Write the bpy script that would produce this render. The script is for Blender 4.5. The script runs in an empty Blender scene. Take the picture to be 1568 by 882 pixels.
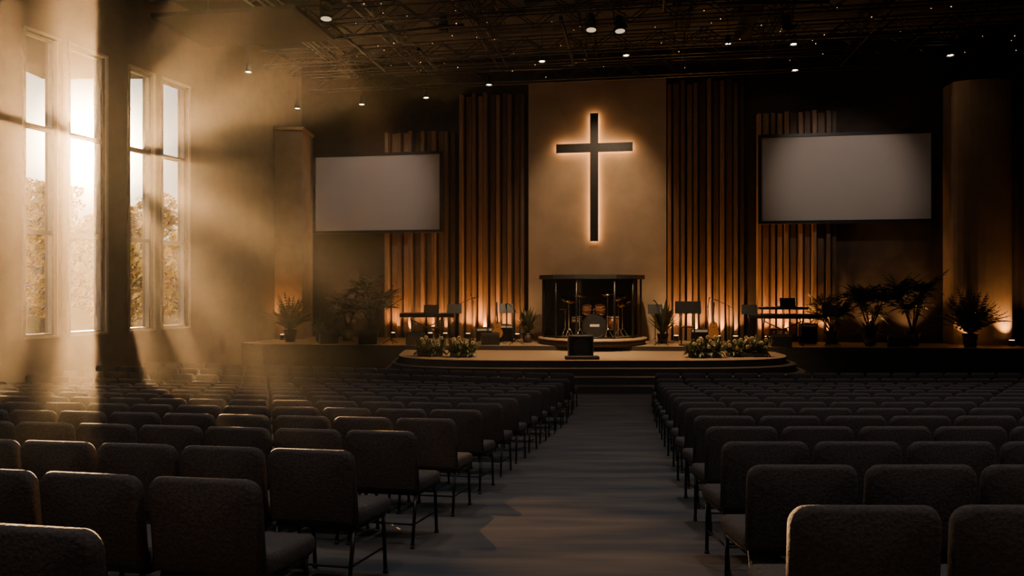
import bpy, bmesh, math, random
from mathutils import Vector, Matrix
random.seed(7)
scene = bpy.context.scene
COL = scene.collection
R = math.radians

# ------------------------------------------------------------------ materials
def new_mat(name):
    m = bpy.data.materials.new(name); m.use_nodes = True
    nt = m.node_tree
    for n in list(nt.nodes): nt.nodes.remove(n)
    out = nt.nodes.new('ShaderNodeOutputMaterial')
    return m, nt, out

def mat(name, c1, c2=None, rough=0.6, metal=0.0, scale=6.0, bump=0.0, spec=0.5, island=False, stretch=None, emit=None, estr=0.0):
    m, nt, out = new_mat(name)
    b = nt.nodes.new('ShaderNodeBsdfPrincipled')
    b.inputs['Roughness'].default_value = rough
    b.inputs['Metallic'].default_value = metal
    b.inputs['Specular IOR Level'].default_value = spec
    nt.links.new(b.outputs[0], out.inputs[0])
    c1 = (*c1, 1)
    c2 = (*c2, 1) if c2 else tuple(x*0.75 for x in c1[:3])+(1,)
    tc = nt.nodes.new('ShaderNodeTexCoord')
    mp = nt.nodes.new('ShaderNodeMapping')
    if stretch: mp.inputs['Scale'].default_value = stretch
    nt.links.new(tc.outputs['Object'], mp.inputs[0])
    nz = nt.nodes.new('ShaderNodeTexNoise'); nz.inputs['Scale'].default_value = scale; nz.inputs['Detail'].default_value = 5
    nt.links.new(mp.outputs[0], nz.inputs['Vector'])
    ramp = nt.nodes.new('ShaderNodeValToRGB')
    ramp.color_ramp.elements[0].position = 0.35; ramp.color_ramp.elements[0].color = c1
    ramp.color_ramp.elements[1].position = 0.65; ramp.color_ramp.elements[1].color = c2
    nt.links.new(nz.outputs[0], ramp.inputs[0])
    col = ramp.outputs[0]
    if island:
        g = nt.nodes.new('ShaderNodeNewGeometry')
        r2 = nt.nodes.new('ShaderNodeValToRGB')
        r2.color_ramp.elements[0].color = (0.35, 0.35, 0.37, 1)
        r2.color_ramp.elements[1].color = (1.6, 1.4, 1.2, 1)
        nt.links.new(g.outputs['Random Per Island'], r2.inputs[0])
        mx = nt.nodes.new('ShaderNodeMix'); mx.data_type = 'RGBA'; mx.blend_type = 'MULTIPLY'
        mx.inputs[0].default_value = 1.0
        nt.links.new(col, mx.inputs[6]); nt.links.new(r2.outputs[0], mx.inputs[7])
        col = mx.outputs[2]
    nt.links.new(col, b.inputs['Base Color'])
    if bump > 0:
        bp = nt.nodes.new('ShaderNodeBump'); bp.inputs['Strength'].default_value = bump; bp.inputs['Distance'].default_value = 0.02
        nt.links.new(nz.outputs[0], bp.inputs['Height']); nt.links.new(bp.outputs[0], b.inputs['Normal'])
    if emit:
        b.inputs['Emission Color'].default_value = (*emit, 1); b.inputs['Emission Strength'].default_value = estr
    return m

M = {}
M['carpet'] = mat('carpet', (0.040,0.045,0.055), (0.115,0.095,0.080), 0.95, scale=1.3, bump=0.4, stretch=(0.5,2.4,1))  # brown mottling puts warm sun streaks of the aisle into the carpet colour
M['carpet2'] = mat('carpet_step', (0.045,0.036,0.028), (0.07,0.053,0.04), 0.9, scale=20, bump=0.2)
M['stagefloor'] = mat('stage_floor', (0.33,0.22,0.13), (0.43,0.29,0.17), 0.45, scale=5, stretch=(1,6,1))
M['stageface'] = mat('stage_face', (0.035,0.027,0.022), (0.05,0.038,0.03), 0.7, scale=8)
M['wall_tan'] = mat('wall_tan', (0.085,0.062,0.038), (0.065,0.048,0.03), 0.85, scale=2.5, bump=0.1)
M['wall_dark'] = mat('wall_dark', (0.03,0.022,0.018), (0.045,0.032,0.025), 0.8, scale=3)
M['plaster'] = mat('plaster_panel', (0.48,0.36,0.25), (0.40,0.30,0.20), 0.85, scale=1.2, bump=0.1)
M['column'] = mat('column_paint', (0.36,0.26,0.17), (0.30,0.21,0.14), 0.8, scale=2)
M['slat'] = mat('slat_wood', (0.24,0.15,0.09), (0.15,0.10,0.06), 0.6, scale=4, stretch=(6,6,0.5), island=True)
M['ceil'] = mat('ceiling_black', (0.008,0.007,0.007), (0.014,0.012,0.011), 0.9, scale=2)
M['steel'] = mat('truss_steel', (0.03,0.025,0.02), (0.06,0.05,0.04), 0.35, metal=0.7, scale=8)
M['cloudpanel'] = mat('acoustic_panel', (0.03,0.025,0.02), (0.025,0.02,0.017), 0.9)
M['black'] = mat('black_plastic', (0.012,0.012,0.013), (0.02,0.02,0.02), 0.45, scale=10)
M['blackmetal'] = mat('black_metal', (0.02,0.02,0.02), (0.035,0.033,0.03), 0.3, metal=0.7, scale=10)
M['chrome'] = mat('chrome', (0.6,0.58,0.55), (0.7,0.68,0.65), 0.15, metal=1.0)
M['brass'] = mat('cymbal_brass', (0.75,0.52,0.2), (0.65,0.42,0.15), 0.25, metal=1.0, scale=30)
M['drumhead'] = mat('drum_head', (0.6,0.56,0.5), (0.5,0.47,0.42), 0.5)
M['drumshell'] = mat('drum_shell', (0.12,0.04,0.02), (0.2,0.08,0.03), 0.2, scale=6, stretch=(1,1,5))
M['screen'] = mat('projection_fabric', (0.52,0.47,0.44), (0.50,0.45,0.42), 0.8, scale=1)
M['fabric'] = mat('chair_fabric', (0.050,0.043,0.042), (0.080,0.067,0.064), 0.85, scale=60, bump=0.35, spec=0.3)
M['leaf'] = mat('leaf_green', (0.08,0.11,0.04), (0.14,0.16,0.06), 0.5, scale=4)
M['leafdark'] = mat('leaf_dark', (0.06,0.075,0.03), (0.11,0.115,0.05), 0.45, scale=4)
M['stem'] = mat('stem_brown', (0.08,0.05,0.03), None, 0.8)
M['pot'] = mat('ceramic_pot', (0.05,0.04,0.035), (0.08,0.065,0.05), 0.4)
M['petal'] = mat('petal_cream', (0.75,0.58,0.35), (0.6,0.42,0.2), 0.6)
M['guitarwood'] = mat('guitar_wood', (0.35,0.15,0.05), (0.45,0.22,0.08), 0.25, scale=8, stretch=(1,1,4))
M['frame'] = mat('window_frame_metal', (0.22,0.18,0.14), (0.18,0.15,0.12), 0.5, metal=0.2)
M['keyswhite'] = mat('white_keys', (0.7,0.7,0.68), None, 0.4)
M['led'] = mat('led_strip_warm', (1,0.8,0.5), None, emit=(1.0,0.50,0.19), estr=14)
M['lens'] = mat('lamp_lens', (1,0.9,0.7), None, emit=(1.0,0.78,0.5), estr=40)
M['lenspar'] = mat('par_lens', (1,0.9,0.7), None, emit=(1.0,0.78,0.5), estr=0.8)
M['lensdim'] = mat('lamp_lens_amber', (1,0.9,0.7), None, emit=(1.0,0.5,0.2), estr=2.5)
M['uplens'] = mat('uplight_lens', (1,0.7,0.4), None, emit=(1.0,0.5,0.18), estr=10)
M['grass'] = mat('lawn', (0.02,0.025,0.012), (0.05,0.045,0.02), 1.0, scale=0.5, spec=0.0)
M['bark'] = mat('bark', (0.06,0.045,0.035), None, 0.9)

def glassmat(name, gl):
    m, nt, out = new_mat(name)
    t = nt.nodes.new('ShaderNodeBsdfTransparent'); t.inputs[0].default_value = (0.96,0.97,0.96,1)
    g = nt.nodes.new('ShaderNodeBsdfGlossy'); g.inputs['Roughness'].default_value = 0.03
    mx = nt.nodes.new('ShaderNodeMixShader'); mx.inputs[0].default_value = gl
    nt.links.new(t.outputs[0], mx.inputs[1]); nt.links.new(g.outputs[0], mx.inputs[2]); nt.links.new(mx.outputs[0], out.inputs[0])
    return m
M['glass'] = glassmat('window_glass', 0.04)
M['acrylic'] = glassmat('acrylic_shield', 0.05)

def leafmat(name, c1, c2, tr):
    m, nt, out = new_mat(name)
    g = nt.nodes.new('ShaderNodeNewGeometry')
    r = nt.nodes.new('ShaderNodeValToRGB'); r.color_ramp.elements[0].color = (*c1,1); r.color_ramp.elements[1].color = (*c2,1)
    nt.links.new(g.outputs['Random Per Island'], r.inputs[0])
    d = nt.nodes.new('ShaderNodeBsdfDiffuse'); t = nt.nodes.new('ShaderNodeBsdfTranslucent')
    nt.links.new(r.outputs[0], d.inputs[0]); nt.links.new(r.outputs[0], t.inputs[0])
    mx = nt.nodes.new('ShaderNodeMixShader'); mx.inputs[0].default_value = tr
    nt.links.new(d.outputs[0], mx.inputs[1]); nt.links.new(t.outputs[0], mx.inputs[2]); nt.links.new(mx.outputs[0], out.inputs[0])
    return m
M['autumn'] = leafmat('autumn_leaves', (0.20,0.10,0.01), (0.80,0.46,0.05), 0.45)
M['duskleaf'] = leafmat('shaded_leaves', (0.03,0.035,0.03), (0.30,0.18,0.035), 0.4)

# ------------------------------------------------------------------ mesh builder
class B:
    def __init__(s): s.bm = bmesh.new(); s.mats = []
    def mi(s, k):
        if k not in s.mats: s.mats.append(k)
        return s.mats.index(k)
    def _tag(s, verts, k, smooth=False):
        i = s.mi(k); fs = set()
        for v in verts:
            for f in v.link_faces: fs.add(f)
        for f in fs: f.material_index = i; f.smooth = smooth
        return fs
    def box(s, c, size, k, rot=None, bevel=0.0, seg=2):
        mx = Matrix.Translation(Vector(c))
        if rot: mx = mx @ Matrix.Rotation(rot[2],4,'Z') @ Matrix.Rotation(rot[1],4,'Y') @ Matrix.Rotation(rot[0],4,'X')
        mx = mx @ Matrix.Diagonal((*size,1))
        r = bmesh.ops.create_cube(s.bm, size=1, matrix=mx)
        vs = r['verts']
        if bevel > 0:
            es = list({e for v in vs for e in v.link_edges})
            rr = bmesh.ops.bevel(s.bm, geom=es, offset=bevel, segments=seg, profile=0.5, affect='EDGES')
            i = s.mi(k)
            for f in rr['faces']: f.material_index = i; f.smooth = True
            vs = rr['verts'] 
            fs = {f for v in vs for f in v.link_faces}
            for f in fs: f.material_index = i; f.smooth = True
        else: s._tag(vs, k)
    def bx(s, x0,x1,y0,y1,z0,z1,k,bevel=0):
        s.box(((x0+x1)/2,(y0+y1)/2,(z0+z1)/2),(abs(x1-x0),abs(y1-y0),abs(z1-z0)),k,bevel=bevel)
    def cyl(s, p1, p2, r1, k, r2=None, seg=10, caps=True):
        p1 = Vector(p1); p2 = Vector(p2); d = p2-p1
        if d.length < 1e-6: return
        q = d.to_track_quat('Z','Y').to_matrix().to_4x4()
        mx = Matrix.Translation((p1+p2)/2) @ q
        r = bmesh.ops.create_cone(s.bm, cap_ends=caps, segments=seg, radius1=r1, radius2=r1 if r2 is None else r2, depth=d.length, matrix=mx)
        fs = s._tag(r['verts'], k, smooth=True)
        for f in fs:
            if len(f.verts) > 4: f.smooth = False
    def ball(s, c, r, k, sc=(1,1,1), sub=1):
        mx = Matrix.Translation(Vector(c)) @ Matrix.Diagonal((r*sc[0], r*sc[1], r*sc[2], 1))
        rr = bmesh.ops.create_icosphere(s.bm, subdivisions=sub, radius=1, matrix=mx)
        s._tag(rr['verts'], k, smooth=True)
    def face(s, pts, k, smooth=False):
        vs = [s.bm.verts.new(p) for p in pts]
        f = s.bm.faces.new(vs); f.material_index = s.mi(k); f.smooth = smooth
    def prism(s, pts, z0, z1, ktop, kside):
        n = len(pts)
        lo = [s.bm.verts.new((p[0],p[1],z0)) for p in pts]; hi = [s.bm.verts.new((p[0],p[1],z1)) for p in pts]
        f = s.bm.faces.new(hi); f.material_index = s.mi(ktop)
        f = s.bm.faces.new(list(reversed(lo))); f.material_index = s.mi(kside)
        for i in range(n):
            j = (i+1)%n
            f = s.bm.faces.new([lo[i],lo[j],hi[j],hi[i]]); f.material_index = s.mi(kside)
    def mesh(s, name):
        bmesh.ops.recalc_face_normals(s.bm, faces=s.bm.faces) if len(s.bm.faces) < 60000 else None
        me = bpy.data.meshes.new(name); s.bm.to_mesh(me); s.bm.free()
        for k in s.mats: me.materials.append(M[k])
        return me
    def obj(s, name, loc=(0,0,0), rz=0.0):
        o = bpy.data.objects.new(name, s.mesh(name)); o.location = loc; o.rotation_euler = (0,0,rz)
        COL.objects.link(o); return o

def inst(name, me, loc, rz=0.0):
    o = bpy.data.objects.new(name, me); o.location = loc; o.rotation_euler = (0,0,rz); COL.objects.link(o); return o

# ------------------------------------------------------------------ room frames
ZC = 2.89
def floor_z(y): return 0.09*(16-y) if y < 16 else 0.0
LW0 = -17.53; LWA = -math.atan(0.299)          # left wall frame (origin x, yaw)
SO = Vector((2.9,28.3,0)); SA = -math.atan(0.165)  # stage wall frame
def S(s, t=0, z=0):
    c, si = math.cos(SA), math.sin(SA)
    return Vector((SO.x + c*s - si*t, SO.y + si*s + c*t, z))

# floor
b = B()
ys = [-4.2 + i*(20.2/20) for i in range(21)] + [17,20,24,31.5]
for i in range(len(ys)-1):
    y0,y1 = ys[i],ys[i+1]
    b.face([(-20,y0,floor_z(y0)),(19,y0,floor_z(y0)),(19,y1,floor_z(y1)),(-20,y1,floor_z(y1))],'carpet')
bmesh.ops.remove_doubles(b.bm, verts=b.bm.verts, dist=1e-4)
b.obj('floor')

# left wall with windows (local: x inward, y along)
b = B()
wins = [(19.30,20.22),(20.60,21.76),(22.62,23.56),(23.92,25.05)]
ZB, ZT = 1.67, 9.27
T0 = -0.4
edges = [-5.0]
for w in wins: edges += [w[0], w[1]]
edges.append(31.6)
for i in range(0,len(edges),2):
    b.bx(T0,0,edges[i],edges[i+1],-0.3,11.9,'wall_tan')
for w in wins:
    b.bx(T0,0,w[0],w[1],-0.3,ZB,'wall_tan'); b.bx(T0,0,w[0],w[1],ZT,11.9,'wall_tan')
b.obj('wall_left', (LW0,0,0), LWA)
for i,w in enumerate(wins):
    b = B(); f = 0.06; x0,x1 = -0.24,-0.10
    b.bx(x0,x1,w[0],w[0]+f,ZB,ZT,'frame'); b.bx(x0,x1,w[1]-f,w[1],ZB,ZT,'frame')
    b.bx(x0,x1,w[0],w[1],ZB,ZB+f,'frame'); b.bx(x0,x1,w[0],w[1],ZT-f,ZT,'frame')
    for z in (4.3,6.95): b.bx(x0,x1,w[0],w[1],z-0.06,z+0.06,'frame')
    b.bx(-0.12,0.06,w[0]-0.05,w[1]+0.05,ZB-0.05,ZB+0.002,'frame')
    b.bx(0.0,0.05,w[0]-0.07,w[0],ZB,ZT+0.07,'frame'); b.bx(0.0,0.05,w[1],w[1]+0.07,ZB,ZT+0.07,'frame'); b.bx(0,0.05,w[0],w[1],ZT,ZT+0.07,'frame')
    b.face([(-0.17,w[0],ZB),(-0.17,w[1],ZB),(-0.17,w[1],ZT),(-0.17,w[0],ZT)],'glass')
    b.obj('window_%d'%(i+1), (LW0,0,0), LWA)
    L = bpy.data.lights.new('window_portal','AREA'); L.shape='RECTANGLE'; L.size = w[1]-w[0]; L.size_y = ZT-ZB
    L.cycles.is_portal = True
    o = bpy.data.objects.new('window_portal', L); COL.objects.link(o)
    m = Matrix.Translation((LW0,0,0)) @ Matrix.Rotation(LWA,4,'Z') @ Matrix.Translation((-0.30,(w[0]+w[1])/2,(ZB+ZT)/2)) @ Matrix.Rotation(R(-90),4,'Y') @ Matrix.Rotation(R(90),4,'Z')
    o.matrix_world = m

# back (stage) wall, right wall, rear wall, ceiling
b = B(); b.bx(-14,15.4,0.3,0.6,-0.2,11.9,'wall_dark'); b.obj('wall_stage', SO, SA)
b = B(); b.bx(14.9,15.2,-34,0.3,-0.3,11.9,'wall_dark'); b.obj('wall_right', SO, SA)
b = B(); b.bx(-20,14,-4.3,-4.0,-0.3,11.9,'wall_dark'); b.obj('wall_rear')
b = B(); b.bx(-20,19,-4.3,32,11.8,12.0,'ceil'); b.obj('ceiling')

# plaster panel & slats
b = B(); b.bx(-2.28,2.85,-0.15,0.3,0.95,10.64,'plaster'); b.obj('plaster_feature_panel', SO, SA)
def slats(name, s0, s1, z1, zj=0.5):
    b = B(); s = s0; i=0
    while s < s1-0.05:
        w = (0.13,0.20,0.13,0.17)[i%4]; w = min(w, s1-s)
        dp = (0.36,0.12,0.28,0.16)[i%4]
        b.bx(s, s+w, 0.29-dp, 0.29, 0.952, z1+random.uniform(-zj,0), 'slat')
        s += w + (0.10,0.06,0.10,0.06)[i%4]; i+=1
    b.bx(s0,s1,0.24,0.295,0.952,z1-zj,'black')
    b.obj(name, SO, SA)
slats('wood_slat_panel', -5.0,-2.33,10.5,0.2)
slats('wood_slat_panel', 2.9,5.65,10.6,0.2)
slats('wood_slat_panel', -8.0,-5.2,9.07,0.1)
slats('wood_slat_panel', 6.1,8.85,9.3,0.1)

# columns
b = B(); b.bx(-9.25,-7.95,28.5,30.0,0.0,8.9,'column',0.03); b.bx(-9.3,-7.9,28.44,30.0,8.9,9.0,'column'); b.obj('pilaster')
b = B()
pts = []
for i in range(13):
    a = math.pi*i/12
    pts.append((13.4+0.95*math.cos(math.pi+a), -0.45+0.35*-math.sin(a)))
pts += [(14.35,0.28),(12.45,0.28)]
b.prism(pts,0.95,9.95,'column','column')
b.obj('pilaster', SO, SA)

# cross
b = B()
cx = 0.213; zc = 8.11
def crossparts(b, y0,y1, sh, k):
    b.bx(cx-0.15+sh, cx+0.15-sh, y0,y1, 4.63+sh, 9.39-sh, k, )
    b.bx(-1.206+sh, cx-0.15+sh, y0,y1, zc-0.165+sh, zc+0.165-sh, k)
    b.bx(cx+0.15-sh, 1.632-sh, y0,y1, zc-0.165+sh, zc+0.165-sh, k)
crossparts(b,-0.36,-0.29,0,'black')
crossparts(b,-0.285,-0.265,0.03,'led')
for z in (5.2,8.9): b.cyl((cx,-0.28,z),(cx,-0.15,z),0.03,'blackmetal')
b.obj('backlit_cross', SO, SA)

# screens
def screen(s0,s1,z0,z1):
    b = B(); t=-0.35
    b.bx(s0,s1,t,t+0.05,z0,z1,'screen')
    f=0.11
    b.bx(s0-f,s1+f,t-0.03,t+0.10,z1,z1+f,'black'); b.bx(s0-f,s1+f,t-0.03,t+0.10,z0-f,z0,'black')
    b.bx(s0-f,s0,t-0.03,t+0.10,z0,z1,'black'); b.bx(s1,s1+f,t-0.03,t+0.10,z0,z1,'black')
    for s in (s0+0.8,s1-0.8): b.bx(s-0.05,s+0.05,t+0.05,0.3,z0+0.3,z1-0.3,'blackmetal')
    b.obj('projection_screen', SO, SA)
screen(-10.75,-5.70,5.14,8.05)
screen(6.2,11.84,5.29,8.27)

# stage
b = B()
b.prism([(-9.6,26.6),(-8.6,25.9),(-5,25.5),(2,25.1),(9,24.6),(15.5,24.1),(16.8,24.05),(17.2,26.0),(-8.4,30.2),(-8.8,29.6)],0,0.95,'stagefloor','stageface')
b.obj('stage_platform')
def lobe(cxx, hw, yb, yf, n=40, e=4):
    pts=[]
    for i in range(n+1):
        x = -1+2*i/n
        x = math.copysign(1-(1-abs(x))**1.6, x)
        y = (1-abs(x)**e)**(1/e)
        pts.append((cxx+hw*x, yb-(yb-yf)*y))
    return pts + [(cxx+hw, yb+0.6),(cxx-hw, yb+0.6)]
b = B()
b.prism(lobe(2.5,6.1,25.0,21.6),0,0.80,'stagefloor','stageface')
b.obj('stage_apron')
b = B()
for i,(z) in enumerate((0.6,0.4,0.2)):
    b.prism(lobe(2.5,6.1+0.2*(i+1),24.9-0.0*i,21.6-0.38*(i+1)),0 if i==2 else z-0.2,z,'carpet2','stageface')
b.obj('stage_steps')
# drum riser
b = B(); DX,DY = 2.82,26.4
b.cyl((DX,DY,0.95),(DX,DY,1.13),1.85,'stageface',seg=48); b.cyl((DX,DY,1.13),(DX,DY,1.17),1.9,'stagefloor',seg=48)
b.obj('drum_riser')
# drum shield booth
b = B()
RB = 1.72
angs = [R(-170),R(-140),R(-112),R(-68),R(-40),R(-10)]
P = [(DX+RB*math.cos(a), DY+0.15+RB*0.75*math.sin(a)) for a in angs]
P = [(P[0][0],P[0][1]+0.9)]+P+[(P[-1][0],P[-1][1]+0.9)]
for p in P: b.cyl((p[0],p[1],1.17),(p[0],p[1],3.2),0.035,'blackmetal',seg=8)
for i in range(len(P)-1):
    a,c = P[i],P[i+1]
    b.face([(a[0],a[1],1.2),(c[0],c[1],1.2),(c[0],c[1],3.18),(a[0],a[1],3.18)],'acrylic')
    b.cyl((a[0],a[1],1.2),(c[0],c[1],1.2),0.025,'blackmetal',seg=6)
b.bx(P[0][0],P[-1][0],P[0][1],P[0][1]+0.08,1.0,3.2,'black')
top = [(DX+(x-DX)*1.08, DY+(y-DY)*1.08) for x,y in P]
b.prism(top,3.2,3.34,'black','black')
b.obj('drum_shield_booth')

# drum kit
def drum(b, c, axis, r, h, shell='drumshell', front='drumhead'):
    c=Vector(c); ax=Vector(axis).normalized()
    b.cyl(c-ax*h/2,c+ax*h/2,r,shell,seg=28)
    for s_ in (-1,1):
        p=c+ax*(h/2)*s_
        b.cyl(p-ax*0.015,p+ax*0.02*s_,r*1.04,'chrome',seg=28); 
        b.cyl(p+ax*0.02*s_,p+ax*0.026*s_,r*0.96,front,seg=28)
b = B(); zf=1.17
def kit(x,y,z): return (DX+x,DY+y,zf+z)
b.cyl(kit(0,-0.75,0.42),kit(0,-0.30,0.42),0.40,'drumshell',seg=32)
b.cyl(kit(0,-0.77,0.42),kit(0,-0.72,0.42),0.43,'chrome',seg=32); b.cyl(kit(0,-0.782,0.42),kit(0,-0.77,0.42),0.385,'black',seg=32)
b.box(kit(0,-0.786,0.44),(0.32,0.006,0.08),'drumhead'); 
for sx in (-1,1): b.cyl(kit(0.3*sx,-0.6,0.25),kit(0.45*sx,-0.75,0),0.015,'chrome')
drum(b,kit(-0.25,-0.5,0.98),(0.1,-0.45,1),0.17,0.24,front='drumshell'); drum(b,kit(0.22,-0.5,0.98),(-0.1,-0.45,1),0.19,0.26,front='drumshell')
b.cyl(kit(0,-0.5,0.8),kit(0,-0.5,1.05),0.02,'chrome'); b.cyl(kit(-0.15,-0.5,0.95),kit(0.15,-0.5,0.95),0.015,'chrome')
drum(b,kit(-0.55,-0.15,0.62),(0,0,1),0.2,0.16,'chrome'); drum(b,kit(0.68,-0.2,0.5),(0,0,1),0.24,0.4)
for dx in (-0.2,0.2):
    b.cyl(kit(0.68+dx,-0.2,0),kit(0.68+dx,-0.2,0.6),0.012,'chrome',seg=6)
for (x,y,z,r,tx) in [(-0.85,-0.35,1.32,0.28,0.2),(0.85,-0.45,1.4,0.28,-0.2),(0.45,-0.65,1.55,0.24,-0.1),(-0.5,-0.6,1.5,0.25,0.15),(-0.95,0.0,1.0,0.2,0),(1.05,-0.05,1.2,0.3,-0.25)]:
    n=Vector((tx,-0.45 if z>1.05 else -0.15,1)).normalized(); c=Vector(kit(x,y,z))
    b.cyl(c-n*0.015,c,r,'brass',r2=0.05,seg=28); b.cyl(c,c+n*0.02,0.05,'brass',r2=0.01,seg=12)
    base=Vector(kit(x,y,0)); b.cyl(base+Vector((0,0,0.25)),c,0.012,'chrome',seg=6)
    for k in range(3):
        a=k*2.094; b.cyl(base+Vector((0.22*math.cos(a),0.22*math.sin(a),0)),base+Vector((0,0,0.35)),0.01,'chrome',seg=5)
b.cyl(kit(-0.55,-0.15,0),kit(-0.55,-0.15,0.55),0.015,'chrome',seg=6)
b.cyl(kit(0,0.35,0.45),kit(0,0.35,0.53),0.18,'black',seg=20); b.cyl(kit(0,0.35,0.0),kit(0,0.35,0.45),0.02,'chrome')
b.obj('drum_kit')

# instruments & gear
def keyboard(x,y,z0,w,tiers=1,rz=0.0):
    b=B(); h=0.92
    for sx in (-1,1):
        b.cyl((sx*w*0.28,-0.25,0.02),(sx*w*0.28+0.0,0.25,h),0.022,'blackmetal'); b.cyl((sx*w*0.28,0.25,0.02),(sx*w*0.28,-0.25,h),0.022,'blackmetal')
        b.cyl((sx*w*0.28,-0.3,0.02),(sx*w*0.28,0.3,0.02),0.02,'blackmetal')
    b.cyl((-w*0.28,-0.1,0.25),(w*0.28,-0.1,h*0.9),0.02,'blackmetal'); b.cyl((w*0.28,-0.1,0.25),(-w*0.28,-0.1,h*0.9),0.02,'blackmetal')
    b.box((0,0,h+0.06),(w,0.34,0.14),'black',bevel=0.015)
    b.box((0,0.06,h+0.135),(w*0.92,0.15,0.02),'keyswhite')
    n=int(w*30)
    for i in range(n):
        if i%7 not in (2,6): b.box((-w*0.45+i*w*0.9/n,0.03,h+0.152),(0.012,0.09,0.014),'black')
    z=h+0.12
    if tiers>1:
        for sx in (-1,1): b.cyl((sx*w*0.3,-0.1,z),(sx*w*0.3,-0.1,z+0.18),0.015,'blackmetal')
        b.box((0,-0.1,z+0.22),(w*0.72,0.28,0.08),'black',bevel=0.01); b.box((0,-0.03,z+0.265),(w*0.66,0.12,0.012),'keyswhite'); z+=0.26
    b.box((0.15,-0.12,z+0.16),(0.5,0.02,0.30),'black',rot=(R(-12),0,0)); b.box((0.15,0.0,z+0.02),(0.5,0.26,0.02),'black')
    b.box((0,0.75,0.5),(0.6,0.3,0.07),'black',bevel=0.02)
    for sx in (-1,1):
        b.cyl((sx*0.25,0.62,0),(sx*0.2,0.88,0.47),0.015,'blackmetal'); b.cyl((sx*0.25,0.88,0),(sx*0.2,0.62,0.47),0.015,'blackmetal')
    b.obj('keyboard_on_stand',(x,y,z0),rz)
keyboard(-3.0,26.5,0.95,1.9)
keyboard(9.1,25.3,0.95,2.2,2,SA)

def wedge(x,y,z0,rz,w=0.62):
    b=B(); d=0.45; h=0.42
    prof=[(-d/2,0),(d/2,0),(d/2,0.12),(-0.02,h),(-d/2,h*0.8)]
    A=[b.bm.verts.new((-w/2,p[0],p[1])) for p in prof]; C=[b.bm.verts.new((w/2,p[0],p[1])) for p in prof]
    n=len(prof)
    b.mi('black'); b.bm.faces.new(A); b.bm.faces.new(list(reversed(C)))
    for i in range(n):
        j=(i+1)%n; b.bm.faces.new([A[i],C[i],C[j],A[j]])
    a=math.atan2(h-0.12, d/2+0.02)
    c=((0),(d/2-0.02)/2+0.005,(0.12+h)/2+0.005)
    b.box(c,(w*0.88,0.36,0.015),'blackmetal',rot=(-a,0,0))
    b.cyl((-0.14,c[1]+0.006,c[2]+0.008),(-0.14,c[1]+0.012,c[2]+0.016),0.1,'black',seg=16)
    b.obj('stage_monitor_wedge',(x,y,z0),rz)
for (x,y,r) in [(-6.4,26.2,0.4),(-5.0,26.0,0.2),(-0.75,25.7,0.1),(8.9,24.85,-0.2),(12.7,24.7,-0.4),(-3.3,25.75,0.3)]:
    wedge(x,y,0.951,r)
b=B(); b.bx(-0.37,0.37,-0.25,0.25,0.03,0.68,'black',0.02); b.bx(-0.33,0.33,-0.262,-0.25,0.07,0.64,'blackmetal')
b.cyl((0,-0.262,0.32),(0,-0.27,0.32),0.24,'black',seg=24)
for sx in(-1,1):
    for sy in (-1,1): b.cyl((sx*0.3,sy*0.2,0),(sx*0.3,sy*0.2,0.035),0.03,'black')
b.box((0.0,-0.5,0.05),(1.0,0.3,0.1),'black',bevel=0.02)
b.obj('subwoofer_speaker',(2.05,22.5,0.801))
# lectern
b=B()
b.box((0,0,0.02),(0.6,0.45,0.04),'blackmetal',bevel=0.01)
for sx in (-1,1): b.cyl((sx*0.22,0,0.03),(sx*0.22,0,1.1),0.025,'blackmetal')
b.box((0,0,1.28),(0.86,0.03,0.42),'black',rot=(R(-8),0,0)); b.box((0,0.1,1.1),(0.86,0.12,0.03),'black'); b.box((0,0,0.62),(0.5,0.3,0.03),'black')
b.obj('lectern',(5.95,25.4,0.951),SA)
def micstand(x,y,z0,rz,h=1.45):
    b=B(); 
    for k in range(3):
        a=k*2.094+0.4; b.cyl((0.3*math.cos(a),0.3*math.sin(a),0.01),(0,0,0.18),0.012,'blackmetal',seg=6)
    b.cyl((0,0,0.1),(0,0,h),0.015,'blackmetal',seg=8); b.cyl((0,0.2,h-0.12),(0,-0.5,h+0.18),0.011,'blackmetal',seg=6)
    b.cyl((0,-0.5,h+0.18),(0,-0.64,h+0.2),0.02,'black',seg=8); b.ball((0,-0.66,h+0.2),0.035,'chrome')
    b.obj('microphone_stand',(x,y,z0),rz)
for (x,y,r,h) in [(-1.35,25.9,3.3,1.5),(-4.2,26.1,2.6,1.35),(6.6,25.3,2.8,1.4),(-1.9,26.7,1.6,1.4),(0.1,25.8,3.6,1.2),(7.4,25.6,3.9,1.35),(10.9,25.3,2.4,1.3),(5.0,25.3,3.3,1.3)]:
    micstand(x,y,0.951,r,h)
def musicstand(x,y,rz,h=1.1):
    b=B()
    for k in range(3):
        a=k*2.094+0.4; b.cyl((0.25*math.cos(a),0.25*math.sin(a),0.01),(0,0,0.25),0.01,'blackmetal',seg=6)
    b.cyl((0,0,0.1),(0,0,h),0.014,'blackmetal',seg=8)
    b.box((0,0,h+0.12),(0.5,0.015,0.34),'black',rot=(R(-22),0,0)); b.box((0,0.06,h-0.03),(0.5,0.06,0.012),'black')
    b.obj('music_stand',(x,y,0.951),rz)
for (x,y,r) in [(-0.2,26.4,0.2),(-2.0,26.1,0.1),(7.9,25.0,-0.2),(10.6,25.0,-0.3),(4.9,25.7,0)]:
    musicstand(x,y,r)
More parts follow.
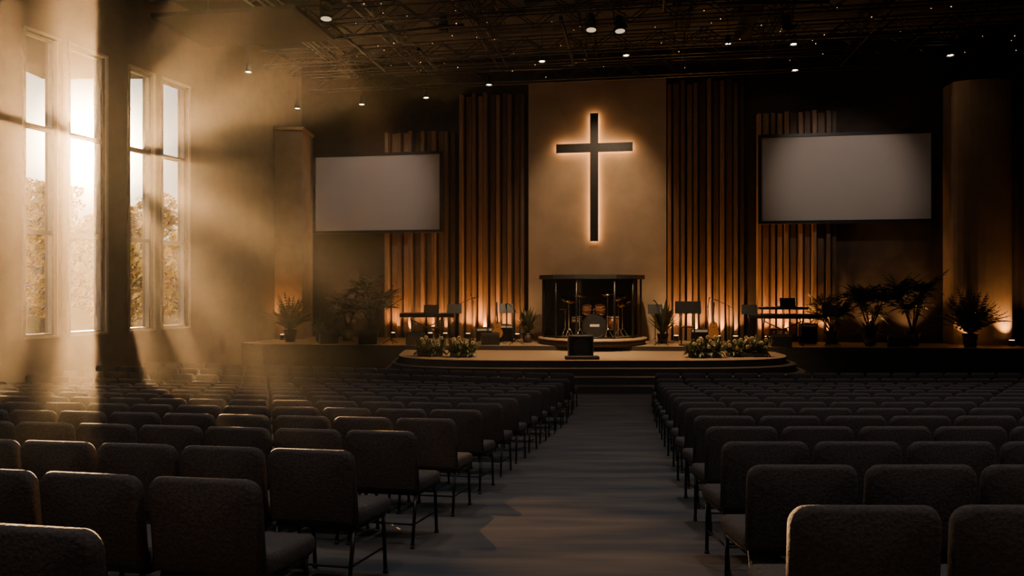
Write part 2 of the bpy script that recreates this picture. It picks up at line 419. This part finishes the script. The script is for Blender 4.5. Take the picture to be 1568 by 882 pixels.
def amp(x,y,rz,w=0.6,h=0.5):
    b=B(); b.bx(-w/2,w/2,-0.14,0.14,0.02,h,'black',0.015); b.bx(-w/2+.03,w/2-.03,-0.15,-0.14,0.05,h-0.12,'blackmetal')
    b.bx(-w/2+.03,w/2-.03,-0.148,-0.14,h-0.10,h-0.03,'drumhead')
    for sx in(-1,1): b.cyl((sx*(w/2-.06),0,0),(sx*(w/2-.06),0,0.03),0.025,'black')
    b.box((0,0,h+0.015),(0.2,0.03,0.03),'black')
    b.obj('guitar_amplifier',(x,y,0.951),rz)
amp(-1.0,27.2,0.1); amp(-0.2,27.3,-0.1,0.5,0.6); amp(6.6,26.4,-0.2); amp(10.3,26.2,-0.2,0.6,0.7)
def guitar(x,y,rz):
    b=B(); t=R(-12)
    def q(px,py,pz): return (px, py*math.cos(t)-pz*math.sin(t)*-1*-1, pz*math.cos(t)+0.0)
    for (cx_,cz_,r) in [(0,0.36,0.19),(0,0.62,0.145),(0,0.49,0.12)]:
        b.cyl((cx_,-0.05+cz_*0.2,cz_),(cx_,0.05+cz_*0.2,cz_),r,'guitarwood',seg=28)
    b.cyl((0,-0.055+0.1,0.52),(0,-0.05+0.1,0.52),0.05,'black',seg=16)
    b.box((0,0.13,1.0),(0.05,0.03,0.62),'black',rot=(t,0,0)); b.box((0,0.22,1.36),(0.075,0.025,0.16),'black',rot=(t,0,0))
    for sx in (-1,1): b.cyl((sx*0.22,-0.1,0),(sx*0.08,0.16,0.3),0.012,'blackmetal',seg=6); b.cyl((sx*0.08,0.16,0.3),(sx*0.1,-0.02,0.16),0.012,'blackmetal',seg=6)
    b.cyl((0,0.36,0),(0,0.2,0.75),0.012,'blackmetal',seg=6)
    b.obj('guitar_on_stand',(x,y,0.951),rz)
guitar(-0.5,26.3,0.2); guitar(7.0,26.1,-0.3)

# plants
def frond(b, base, az, L, H, droop, w, k, n=12, broad=False):
    ca,sa=math.cos(az),math.sin(az)
    def pt(t): return Vector((base[0]+ca*L*t, base[1]+sa*L*t, base[2]+H*t-droop*t*t))
    side=Vector((-sa,ca,0))
    prev=pt(0)
    for i in range(1,n+1):
        t=i/n; p=pt(t); tang=(p-prev).normalized()
        if broad:
            w0=w*math.sin(math.pi*min(1,(i-1)/n*0.95+0.05)); w1=w*math.sin(math.pi*min(1,t*0.95+0.05)) if i<n else 0.002
            b.face([prev-side*w0,prev+side*w0,p+side*w1,p-side*w1],k)
        else:
            b.face([prev-side*0.012,prev+side*0.012,p+side*0.01,p-side*0.01],k)
            ll=w*math.sin(math.pi*(0.15+0.8*t))
            for sgn in (-1,1):
                tip=p+side*sgn*ll*0.8+tang*ll*0.6-Vector((0,0,0.25*ll))
                q=p+tang*(L/n*0.95)
                b.face([p,q,tip],k)
        prev=p
def pot(b,r,h):
    b.cyl((0,0,0),(0,0,h),r*0.72,'pot',r2=r,seg=20); b.cyl((0,0,h),(0,0,h+0.03),r*1.06,'pot',seg=20); b.cyl((0,0,h+0.03),(0,0,h+0.035),r*0.9,'stem',seg=20)
def palm(x,y,z0,h,rad,nf,k='leafdark',broad=False,name='potted_palm',ph=0.4,pr=0.24):
    b=B(); pot(b,pr,ph)
    for i in range(nf):
        az=i*2.399+random.uniform(-.2,.2); q=(i+0.5)/nf
        L=rad*(0.35+0.65*q)*random.uniform(.85,1.1); top=(h-ph)*(1.15-0.5*q)
        dr=top*random.uniform(0.15,0.55)*(0.5+q)
        frond(b,(random.uniform(-.04,.04),random.uniform(-.04,.04),ph),az,L,top,dr,0.27 if not broad else 0.06,k,broad=broad)
    b.obj(name,(x,y,z0))
palm(-8.0,27.1,0.951,1.75,1.0,60)
palm(15.1,24.75,0.951,1.95,1.15,80,name='potted_palm')
palm(0.55,26.7,0.951,1.4,0.6,44,broad=True,name='potted_plant',ph=0.3,pr=0.2)
palm(5.3,26.4,0.951,1.6,0.8,50,broad=True,name='potted_plant',ph=0.3,pr=0.2)
palm(11.9,25.0,0.951,0.95,0.6,36,broad=True,name='potted_plant',ph=0.25,pr=0.18)
palm(-6.9,27.0,0.951,1.0,0.6,36,broad=True,name='potted_plant',ph=0.25,pr=0.18)
def tallplant(x,y,z0,h,rad,heads=6):
    b=B(); pot(b,0.25,0.42)
    for j in range(heads):
        a=j*1.7+0.5; hx,hy=rad*0.45*math.cos(a),rad*0.35*math.sin(a); hz=h*random.uniform(0.42,0.82)
        b.cyl((0,0,0.4),(hx,hy,hz),0.03,'stem',r2=0.018,seg=6)
        for i in range(24):
            frond(b,(hx,hy,hz-0.1),i*2.399,rad*random.uniform(.4,.8),random.uniform(0.1,min(0.8,h-hz+0.25)),random.uniform(.1,.5),0.22,'leafdark',n=9)
    b.obj('potted_dracaena',(x,y,z0))
tallplant(-5.1,27.4,0.951,2.6,1.0)
tallplant(12.3,25.8,0.951,2.4,1.0); tallplant(13.6,25.5,0.951,2.6,1.0); tallplant(-6.1,27.9,0.951,2.0,0.8)
tallplant(11.1,26.1,0.951,1.9,0.8)
def flowerbed(x0,x1,y,z0,n):
    b=B(); L=x1-x0
    b.box((0,0,0.06),(L*0.92,0.34,0.12),'pot',bevel=0.02)
    for i in range(n):
        px=random.uniform(-L/2,L/2)*0.95; py=random.uniform(-.17,.17)
        for k in range(7):
            frond(b,(px,py,0.10),random.uniform(0,6.28),random.uniform(.12,.34),random.uniform(.15,.65),random.uniform(.05,.4),0.04,'leaf',n=5,broad=True)
        if i%2==0:
            c=Vector((px*1.02,py-0.1,0.16+random.uniform(.1,.45)))
            b.cyl((px,py,0.10),c,0.006,'leaf',seg=4)
            for k in range(6):
                a=k*1.047; b.ball(c+Vector((0.035*math.cos(a),0.01,0.035*math.sin(a))),0.03,'petal',(1,.5,1))
            b.ball(c,0.022,'brass')
    b.obj('flower_planter',((x0+x1)/2,y,z0))
flowerbed(-2.9,-2.1,23.0,0.801,30); flowerbed(-1.9,-1.15,22.75,0.801,28)
flowerbed(5.3,6.3,22.6,0.801,36); flowerbed(6.5,7.8,22.9,0.801,46)

# uplights
ub=B(); ub.cyl((0,0,0),(0,0,0.05),0.1,'blackmetal',seg=16); ub.cyl((0,0,0.05),(0,0,0.2),0.075,'black',r2=0.095,seg=16); ub.cyl((0,0,0.2),(0,0,0.205),0.08,'uplens',seg=16)
ume=ub.mesh('stage_uplight')
WARM=(1.0,0.45,0.14)
def uplight(p, e, z0=0.951, ang=100):
    inst('stage_uplight', ume, (p[0],p[1],z0))
    L=bpy.data.lights.new('uplight_beam','SPOT'); L.energy=e; L.color=WARM; L.spot_size=R(ang); L.spot_blend=0.9; L.shadow_soft_size=0.06
    o=bpy.data.objects.new('uplight_beam',L); COL.objects.link(o); o.location=(p[0],p[1],z0+0.24)
    d=Vector((0.165*0.2,0.2,1)); o.rotation_euler=d.to_track_quat('-Z','Y').to_euler()
for s_,e in [(-4.6,240),(-4.0,360),(-3.3,260),(-2.7,120),(3.2,240),(3.9,360),(4.7,420),(5.3,260),(-7.6,150),(-6.9,190),(-6.1,190),(-5.5,160),(6.4,260),(7.0,300),(7.7,340),(8.5,300)]:
    uplight(S(s_,-0.26),e*1.15)
uplight((-8.6,28.15),240); uplight(S(12.75,-1.0),200); uplight(S(14.1,-1.0),260)
for s_ in (10.0,11.3): uplight(S(s_,-0.2),160)
uplight(S(-9.5,-0.2),140)

# ceiling rig
b=B()
def truss(b,p,q,h=0.5,w=0.35,step=0.7,r=0.028):
    p=Vector(p);q=Vector(q);d=(q-p);n=int(d.length/step);u=d.normalized();sd=Vector((-u.y,u.x,0))*w/2
    for s_ in (-1,1):
        b.cyl(p+sd*s_,q+sd*s_,r,'steel',seg=6); b.cyl(p+sd*s_+Vector((0,0,h)),q+sd*s_+Vector((0,0,h)),r,'steel',seg=6)
        for i in range(n):
            a=p+u*(i*step)+sd*s_; c=p+u*((i+1)*step)+sd*s_
            z=Vector((0,0,h))
            b.cyl(a+(z if i%2 else z*0),c+(z*0 if i%2 else z),r*0.6,'steel',seg=4,caps=False)
for i,t in enumerate([-25,-21,-17.5,-14.5,-12,-10,-8,-6.2,-4.4,-2.6,-1.1]):
    p=S(-10.5-0.14*abs(t)*0.6,t,10.45+0.25*(i%2)); q=S(14.6,t,10.45+0.25*(i%2)); truss(b,p,q)
for s_ in (-9,-6.2,-3.1,0.2,3.2,6.1,9,12):
    truss(b,S(s_,-28,11.05),S(s_,-0.8,11.05),h=0.45)
b.obj('ceiling_truss')
b=B()
for i in range(60):
    s_=random.uniform(-10,14); t=random.uniform(-20,-1.5); z=random.uniform(10.2,11.5)
    if random.random()<0.5:
        l=random.uniform(1.5,6); s2=min(14.3,s_+l); b.cyl(S(s_,t,z),S(s2,t+random.uniform(-.6,.6),z),random.choice([.02,.03,.05]),'steel',seg=6)
    else: b.cyl(S(s_,t,z),S(s_,max(-26,t-random.uniform(2,6)),z),random.choice([.02,.04,.06]),'steel',seg=6)
b.obj('ceiling_conduit_pipes')
b=B()
b.cyl(S(-9,-12.5,11.2),S(14,-12.5,11.2),0.3,'steel',seg=16); b.cyl(S(5.2,-27,11.2),S(5.2,-3,11.2),0.28,'steel',seg=16)
b.obj('ventilation_duct')
b=B()
b.box((0,0,0),(4.2,2.6,0.12),'cloudpanel'); 
for sx in (-1.8,1.8):
    for sy in (-1,1): b.cyl((sx,sy,0),(sx,sy,1.4),0.01,'steel',seg=5)
o=b.obj('acoustic_ceiling_panel',(-7.6,21.5,10.35),SA)
lb=B(); lb.cyl((0,0,0),(0,0,0.26),0.10,'black',r2=0.085,seg=16); lb.cyl((0,0,-0.004),(0,0,0.0),0.085,'lens',seg=16); lb.cyl((0,0,0.26),(0,0,0.9),0.012,'steel',seg=6); lb.cyl((0,0,-0.03),(0,0,0.03),0.112,'black',seg=16,caps=False)
lme=lb.mesh('ceiling_downlight')
for (x,y,z) in [(-0.8,26.2,10.0),(1.0,25,10.45),(3.8,25,10.65),(-8.0,28.0,9.6),(-5.6,28,9.75),(-3.2,28,10.0),(-8.6,24.5,9.95),(9.0,24,10.7),(9.8,26,10.45),(14.3,24.5,10.5),(6.9,24,10.7)]:
    inst('ceiling_downlight',lme,(x,y,z))
def par(x,y,z,az,tilt):
    b=B(); b.cyl((0,0,-0.02),(0,0,0.42),0.16,'black',r2=0.11,seg=18); b.cyl((0,0,-0.025),(0,0,-0.021),0.14,'lenspar',seg=18)
    b.box((0,0.19,0.05),(0.3,0.01,0.2),'black',rot=(R(30),0,0)); b.box((0,-0.19,0.05),(0.3,0.01,0.2),'black',rot=(R(-30),0,0))
    for sx in(-1,1): b.box((sx*0.17,0,0.35),(0.015,0.05,0.4),'steel')
    b.box((0,0,0.55),(0.36,0.05,0.015),'steel'); b.cyl((0,0,0.55),(0,0,0.95),0.02,'steel')
    o=b.obj('stage_par_light',(x,y,z)); o.rotation_euler=(tilt,0,az); return o
par(-5.0,20.2,10.15,0.3,-0.1); par(2.3,21.8,10.4,-0.2,-0.15); par(3.15,21.9,10.4,0.2,-0.15); par(-2.0,22.0,10.5,0,0.4); par(8.0,22,10.5,0,0.4)
b=B()
for i in range(150):
    p=S(random.uniform(-9,14),random.uniform(-12,-1.5),random.uniform(10.35,11.4)); b.ball(p,random.uniform(.008,.018),'lensdim',sub=1)
b.obj('truss_glints')  # glowing specks added as amber glints among the ceiling steel

def spot(name,p,tgt,e,size,color=(1,0.72,0.42),blend=0.8,r=0.15):
    L=bpy.data.lights.new(name,'SPOT'); L.energy=e; L.color=color; L.spot_size=R(size); L.spot_blend=blend; L.shadow_soft_size=r
    o=bpy.data.objects.new(name,L); COL.objects.link(o); o.location=p
    o.rotation_euler=(Vector(tgt)-Vector(p)).to_track_quat('-Z','Y').to_euler()
spot('stage_wash',(2.3,21.7,10.2),(0.5,24.7,0.9),3900,54,(1,0.66,0.35))
spot('stage_wash',(3.2,21.8,10.2),(5.0,24.4,0.9),3900,54,(1,0.66,0.35))
spot('drum_fill',(2.6,20.0,10.2),(2.8,26.0,1.6),1800,18,(1,0.75,0.5))  # added spot without a fixture, brightens the dark drum kit
spot('panel_wash',(3.1,23.5,10.2),(3.1,28.0,6.0),1000,60,(1,0.64,0.36))
spot('screen_wash',(-4,23,10.2),(-5.5,29.0,6.5),480,50,(1,0.80,0.66))
spot('screen_wash',(10,21,10.2),(11.7,26.7,6.7),480,50,(1,0.80,0.66))
spot('aisle_sun_standin',(-5.0,20.2,9.9),(0.35,6.2,0.9),5000,8,(1,0.48,0.18),1.0,0.04)  # added narrow spot standing in for sun streaks on the carpet
# added fill lamps out of view, lifting the dark seating
hb=B(); hb.cyl((0,0,0),(0,0,0.3),0.2,'black',r2=0.16,seg=20); hb.cyl((0,0,-0.004),(0,0,0),0.17,'lensdim',seg=20); hb.cyl((0,0,0.3),(0,0,1.2),0.012,'steel',seg=6)
hme=hb.mesh('added_fill_pendant')
for (x,y) in [(-8,3),(-2,1.5),(4,1.5),(9,3),(-9,9),(-3,8),(3,8),(9,8),(-6,15),(1,14.5),(6,14.5),(12,14.5)]:
    inst('added_fill_pendant',hme,(x,y,10.0))
    spot('seating_fill',(x,y,9.97),(x,y+0.6,0),500 if y<12 else 360,120,(1.0,0.92,0.87),1.0,0.17)

# ------------------------------------------------------------------ chairs
b=B()
def backpad(b):
    W,H,T=0.293,0.46,0.036; r=0.07
    out=[(-W,0),(W,0)]
    for i in range(7):
        a=math.pi/2*i/6; out.append((W-r+r*math.cos(a),H-r+r*math.sin(a)))
    for i in range(7):
        a=math.pi/2+math.pi/2*i/6; out.append((-W+r+r*math.cos(a),H-r+r*math.sin(a)))
    k=b.mi('fabric'); rings=[]
    for (off,ins) in [(-T,0.03),(-T*0.75,0.008),(0,0),(T*0.75,0.008),(T,0.03)]:
        ring=[]
        for (x,z) in out:
            cz_=H/2
            xx=x-math.copysign(ins,x); zz=z-math.copysign(ins,z-cz_)
            y=off-0.16*zz
            ring.append(b.bm.verts.new((xx,y,zz+0.41)))
        rings.append(ring)
    n=len(out)
    for i in range(4):
        for j in range(n):
            f=b.bm.faces.new([rings[i][j],rings[i][(j+1)%n],rings[i+1][(j+1)%n],rings[i+1][j]]); f.material_index=k; f.smooth=True
    for ring,sg in ((rings[0],-1),(rings[4],1)):
        c=b.bm.verts.new((0,sg*(T+0.012)-0.16*H/2,H/2+0.41))
        for j in range(n):
            f=b.bm.faces.new([ring[j],ring[(j+1)%n],c]); f.material_index=k; f.smooth=True
backpad(b)
b.box((0,0.27,0.445),(0.58,0.50,0.11),'fabric',bevel=0.04,seg=3)
b.box((0,0.26,0.385),(0.52,0.44,0.025),'black')
for sx in (-1,1):
    x=0.26*sx
    b.cyl((x,-0.05,0.0),(x,0.015,0.42),0.0135,'blackmetal',seg=8); b.cyl((x,0.015,0.42),(x,-0.03,0.62),0.0135,'blackmetal',seg=8)
    b.cyl((x,0.49,0.0),(x,0.44,0.40),0.0135,'blackmetal',seg=8); b.cyl((x,0.0,0.385),(x,0.45,0.385),0.012,'blackmetal',seg=8)
    b.cyl((x,-0.03,0.17),(x,0.47,0.17),0.008,'blackmetal',seg=6)
    for y in (-0.05,0.49): b.cyl((x,y,0),(x,y,0.02),0.018,'black',seg=8)
b.cyl((-0.26,-0.03,0.17),(0.26,-0.03,0.17),0.008,'blackmetal',seg=6); b.cyl((-0.26,0.46,0.33),(0.26,0.46,0.33),0.008,'blackmetal',seg=6)
cme=b.mesh('church_chair')
def chair(x,y,yaw):
    o=bpy.data.objects.new('church_chair',cme); COL.objects.link(o)
    yaw+=random.uniform(-0.02,0.02); x+=random.uniform(-.006,.006)
    up=Vector((0,0.09,1)).normalized() if y<15.9 else Vector((0,0,1))
    fw=Vector((math.sin(yaw),math.cos(yaw),0)); fw=(fw-up*fw.dot(up)).normalized(); rt=fw.cross(up)
    m=Matrix((rt,fw,up)).transposed().to_4x4(); m.translation=Vector((x,y,floor_z(y)+0.003)); o.matrix_world=m
PITCH=0.625
d=2.81+0.07
while d<18.4:
    xe=0.6+0.155*d; n=0
    while True:
        x=xe+PITCH*(n+0.5)
        if x-0.35>0.69*d+0.2 or x>11.9+0.165*d-0.5: break
        chair(x,d+0.004*(x-xe),0.0); n+=1
    d+=1.07
dirx=Vector((-0.97,0.235,0)).normalized(); yawl=math.atan(0.235/0.97)
rows=[2.42,3.40,4.48,5.62,6.75]
while rows[-1]<17.2: rows.append(rows[-1]+1.1)
for d in rows:
    d+=0.05
    xe=min(-1.70+0.18*d,-1.84+0.205*d); n=0
    while True:
        q=PITCH*(n+0.5); x=xe+dirx.x*q; y=d+dirx.y*q
        if x+0.35<-0.69*y-0.2 or x< LW0+0.299*y+0.9 or y>20.6: break
        chair(x,y,yawl); n+=1

# ------------------------------------------------------------------ outside
b=B(); b.face([(-160,20,-1.2),(-20.5,20,-1.2),(-12,34,-1.2),(60,34,-1.2),(60,220,-1.2),(-160,220,-1.2)],'grass'); b.obj('ground_lawn')
def leafquad(b,p,ls,mi):
    q=Vector((random.gauss(0,1),random.gauss(0,1),random.gauss(0,1))).normalized(); t=q.orthogonal().normalized(); u=q.cross(t); s_=ls*random.uniform(.6,1.3)
    f=b.bm.faces.new([b.bm.verts.new(p+t*s_),b.bm.verts.new(p+u*s_*0.6),b.bm.verts.new(p-t*s_),b.bm.verts.new(p-u*s_*0.6)]); f.material_index=mi
def tree(x,y,h,rad,k,n,ls):
    b=B(); z0=-1.2
    b.cyl((0,0,z0),(0,0,h*0.5),0.28,'bark',r2=0.14,seg=8)
    blobs=[]
    for i in range(16):
        a=random.uniform(0,6.28); rr=rad*math.sqrt(random.random())*0.8; zz=random.uniform(0.15,0.92)*h
        sh=1.0-0.45*abs(zz/h-0.5)*2
        c=Vector((rr*sh*math.cos(a),rr*sh*math.sin(a),zz)); blobs.append((c,random.uniform(0.25,0.45)*rad))
        b.cyl((0,0,min(zz,h*0.45)*0.8),c,0.09,'bark',r2=0.03,seg=5)
    mi=b.mi(k)
    for i in range(n):
        c,r=random.choice(blobs); v=Vector((random.gauss(0,1),random.gauss(0,1),random.gauss(0,1))).normalized()*r*random.uniform(.6,1.05)
        p=c+v
        if p.z>h: p.z=h-random.random()*0.6
        leafquad(b,p,ls,mi)
    b.obj('autumn_tree',(x,y,0))
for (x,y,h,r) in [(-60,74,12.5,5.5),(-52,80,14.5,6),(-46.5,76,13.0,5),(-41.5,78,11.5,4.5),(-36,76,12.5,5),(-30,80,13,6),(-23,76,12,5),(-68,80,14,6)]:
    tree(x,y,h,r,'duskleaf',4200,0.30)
for (x,y,h,r) in [(-44,58,6.8,4.2),(-37.5,60,7.6,4.0),(-32,59,6.6,4.0),(-26.5,60,7.4,4.0),(-21,58,6.4,4.0),(-51,60,7.2,4)]:
    tree(x,y,h,r,'autumn',1700,0.26)
# added slim trees hidden behind the window pier, to break sun into shafts
def sun_blocker(x,y,h,rad,nb,r0,r1,zmin,ls):
    b=B(); b.cyl((0,0,-1.2),(0,0,h),0.10,'bark',r2=0.02,seg=7); mi=b.mi('autumn')
    for i in range(nb):
        z=zmin+(h-zmin)*(i+random.uniform(0.2,0.8))/nb; a=random.uniform(0,6.28); rr=rad*random.uniform(0.1,0.9)
        c=Vector((rr*math.cos(a),rr*math.sin(a),z)); b.cyl((0,0,z-0.4),c,0.02,'bark',r2=0.008,seg=4)
        r=random.uniform(r0,r1)
        for j in range(150):
            v=Vector((random.gauss(0,1),random.gauss(0,1),random.gauss(0,1))).normalized()*r*random.random()**0.4; v.z*=0.6
            leafquad(b,c+v,ls,mi)
    b.obj('sun_blocker_tree',(x,y,0))
sun_blocker(-22.1,42.0,13.5,0.5,16,0.28,0.42,1.5,0.085)
sun_blocker(-41.35,78.2,19.5,0.7,11,0.45,0.70,8.0,0.15)

# ------------------------------------------------------------------ sun + sky + haze
sd=Vector((-0.56,1.0,0.188)).normalized()
def sunlamp(name,e,ang):
    L=bpy.data.lights.new(name,'SUN'); L.energy=e; L.color=(1.0,0.56,0.23); L.angle=R(ang)
    o=bpy.data.objects.new(name,L); COL.objects.link(o); o.rotation_euler=sd.to_track_quat('Z','Y').to_euler(); o.location=(-60,100,30)
sunlamp('sun',50,0.22); sunlamp('sun_aureole',5,9)
w=bpy.data.worlds.new('sky'); scene.world=w; w.use_nodes=True; nt=w.node_tree
for n in list(nt.nodes): nt.nodes.remove(n)
out=nt.nodes.new('ShaderNodeOutputWorld'); bg=nt.nodes.new('ShaderNodeBackground'); tc=nt.nodes.new('ShaderNodeTexCoord')
dp=nt.nodes.new('ShaderNodeVectorMath'); dp.operation='DOT_PRODUCT'; dp.inputs[1].default_value=sd
nrm=nt.nodes.new('ShaderNodeVectorMath'); nrm.operation='NORMALIZE'
nt.links.new(tc.outputs['Generated'],nrm.inputs[0]); nt.links.new(nrm.outputs[0],dp.inputs[0])
def mk(nt):
    def math_(op,a,bv,c=None):
        n=nt.nodes.new('ShaderNodeMath'); n.operation=op
        for i,v in enumerate((a,bv,c)):
            if v is None: continue
            if isinstance(v,(int,float)): n.inputs[i].default_value=v
            else: nt.links.new(v,n.inputs[i])
        return n.outputs[0]
    return math_
math_=mk(nt)
dc=math_('MAXIMUM',dp.outputs['Value'],0.0)
def scaled(col,fac):
    n=nt.nodes.new('ShaderNodeVectorMath'); n.operation='SCALE'; n.inputs[0].default_value=col; nt.links.new(fac,n.inputs['Scale']); return n.outputs[0]
g1=scaled((1.0,0.72,0.36),math_('MULTIPLY',math_('POWER',dc,400),4.0))
g2=scaled((1.0,0.78,0.45),math_('MULTIPLY',math_('POWER',dc,1500),90.0))
g3=scaled((1.0,0.85,0.6),math_('MULTIPLY',math_('POWER',dc,12000),900.0))
a1=nt.nodes.new('ShaderNodeVectorMath'); a1.operation='ADD'; nt.links.new(g1,a1.inputs[0]); nt.links.new(g2,a1.inputs[1])
a2=nt.nodes.new('ShaderNodeVectorMath'); a2.operation='ADD'; nt.links.new(a1.outputs[0],a2.inputs[0]); nt.links.new(g3,a2.inputs[1])
a3=nt.nodes.new('ShaderNodeVectorMath'); a3.operation='ADD'; nt.links.new(a2.outputs[0],a3.inputs[0]); a3.inputs[1].default_value=(0.62,0.70,0.78)
nt.links.new(a3.outputs[0],bg.inputs[0]); bg.inputs[1].default_value=1.0
nt.links.new(bg.outputs[0],out.inputs[0])

# dusty air near the windows: density fades toward the aisle, the camera end and the ceiling
m,nt2,out2=new_mat('dusty_air')
vs=nt2.nodes.new('ShaderNodeVolumeScatter'); vs.inputs['Anisotropy'].default_value=0.62; vs.inputs['Color'].default_value=(1,0.88,0.72,1)
vf=nt2.nodes.new('ShaderNodeVolumeScatter'); vf.inputs['Anisotropy'].default_value=0.95; vf.inputs['Color'].default_value=(1,0.86,0.68,1)
ad=nt2.nodes.new('ShaderNodeAddShader'); nt2.links.new(vs.outputs[0],ad.inputs[0]); nt2.links.new(vf.outputs[0],ad.inputs[1])
tc2=nt2.nodes.new('ShaderNodeTexCoord'); sp=nt2.nodes.new('ShaderNodeSeparateXYZ'); nt2.links.new(tc2.outputs['Object'],sp.inputs[0])
def ramp(sock,a,bv):
    n=nt2.nodes.new('ShaderNodeMapRange'); n.interpolation_type='SMOOTHSTEP'; n.inputs['From Min'].default_value=a; n.inputs['From Max'].default_value=bv
    n.inputs['To Min'].default_value=0; n.inputs['To Max'].default_value=1; nt2.links.new(sock,n.inputs['Value']); return n.outputs[0]
mm=mk(nt2)
dens=mm('MULTIPLY',mm('MULTIPLY',ramp(sp.outputs['Y'],3.0,11.0),mm('SUBTRACT',1.0,ramp(sp.outputs['X'],-2.0,5.0))),mm('SUBTRACT',1.0,ramp(sp.outputs['Z'],5.0,9.5)))
nt2.links.new(mm('MULTIPLY',dens,0.0036),vs.inputs['Density']); nt2.links.new(mm('MULTIPLY',dens,0.0004),vf.inputs['Density'])
nt2.links.new(ad.outputs[0],out2.inputs['Volume']); M['air']=m
b=B(); b.prism([(LW0+0.299*3+0.05,3.0),(5,3.0),(5,27.4),(-8.4,29.4),(LW0+0.299*28+0.05,28)],0.6,9.5,'air','air')
o=b.obj('dusty_air')

# camera
cam=bpy.data.cameras.new('camera'); cam.sensor_fit='HORIZONTAL'; cam.sensor_width=36; cam.lens=36*1150/1568; cam.clip_end=600
co=bpy.data.objects.new('camera',cam); co.location=(0,0,ZC); co.rotation_euler=(R(90),0,0); COL.objects.link(co); scene.camera=co
print('objects',len(bpy.data.objects))
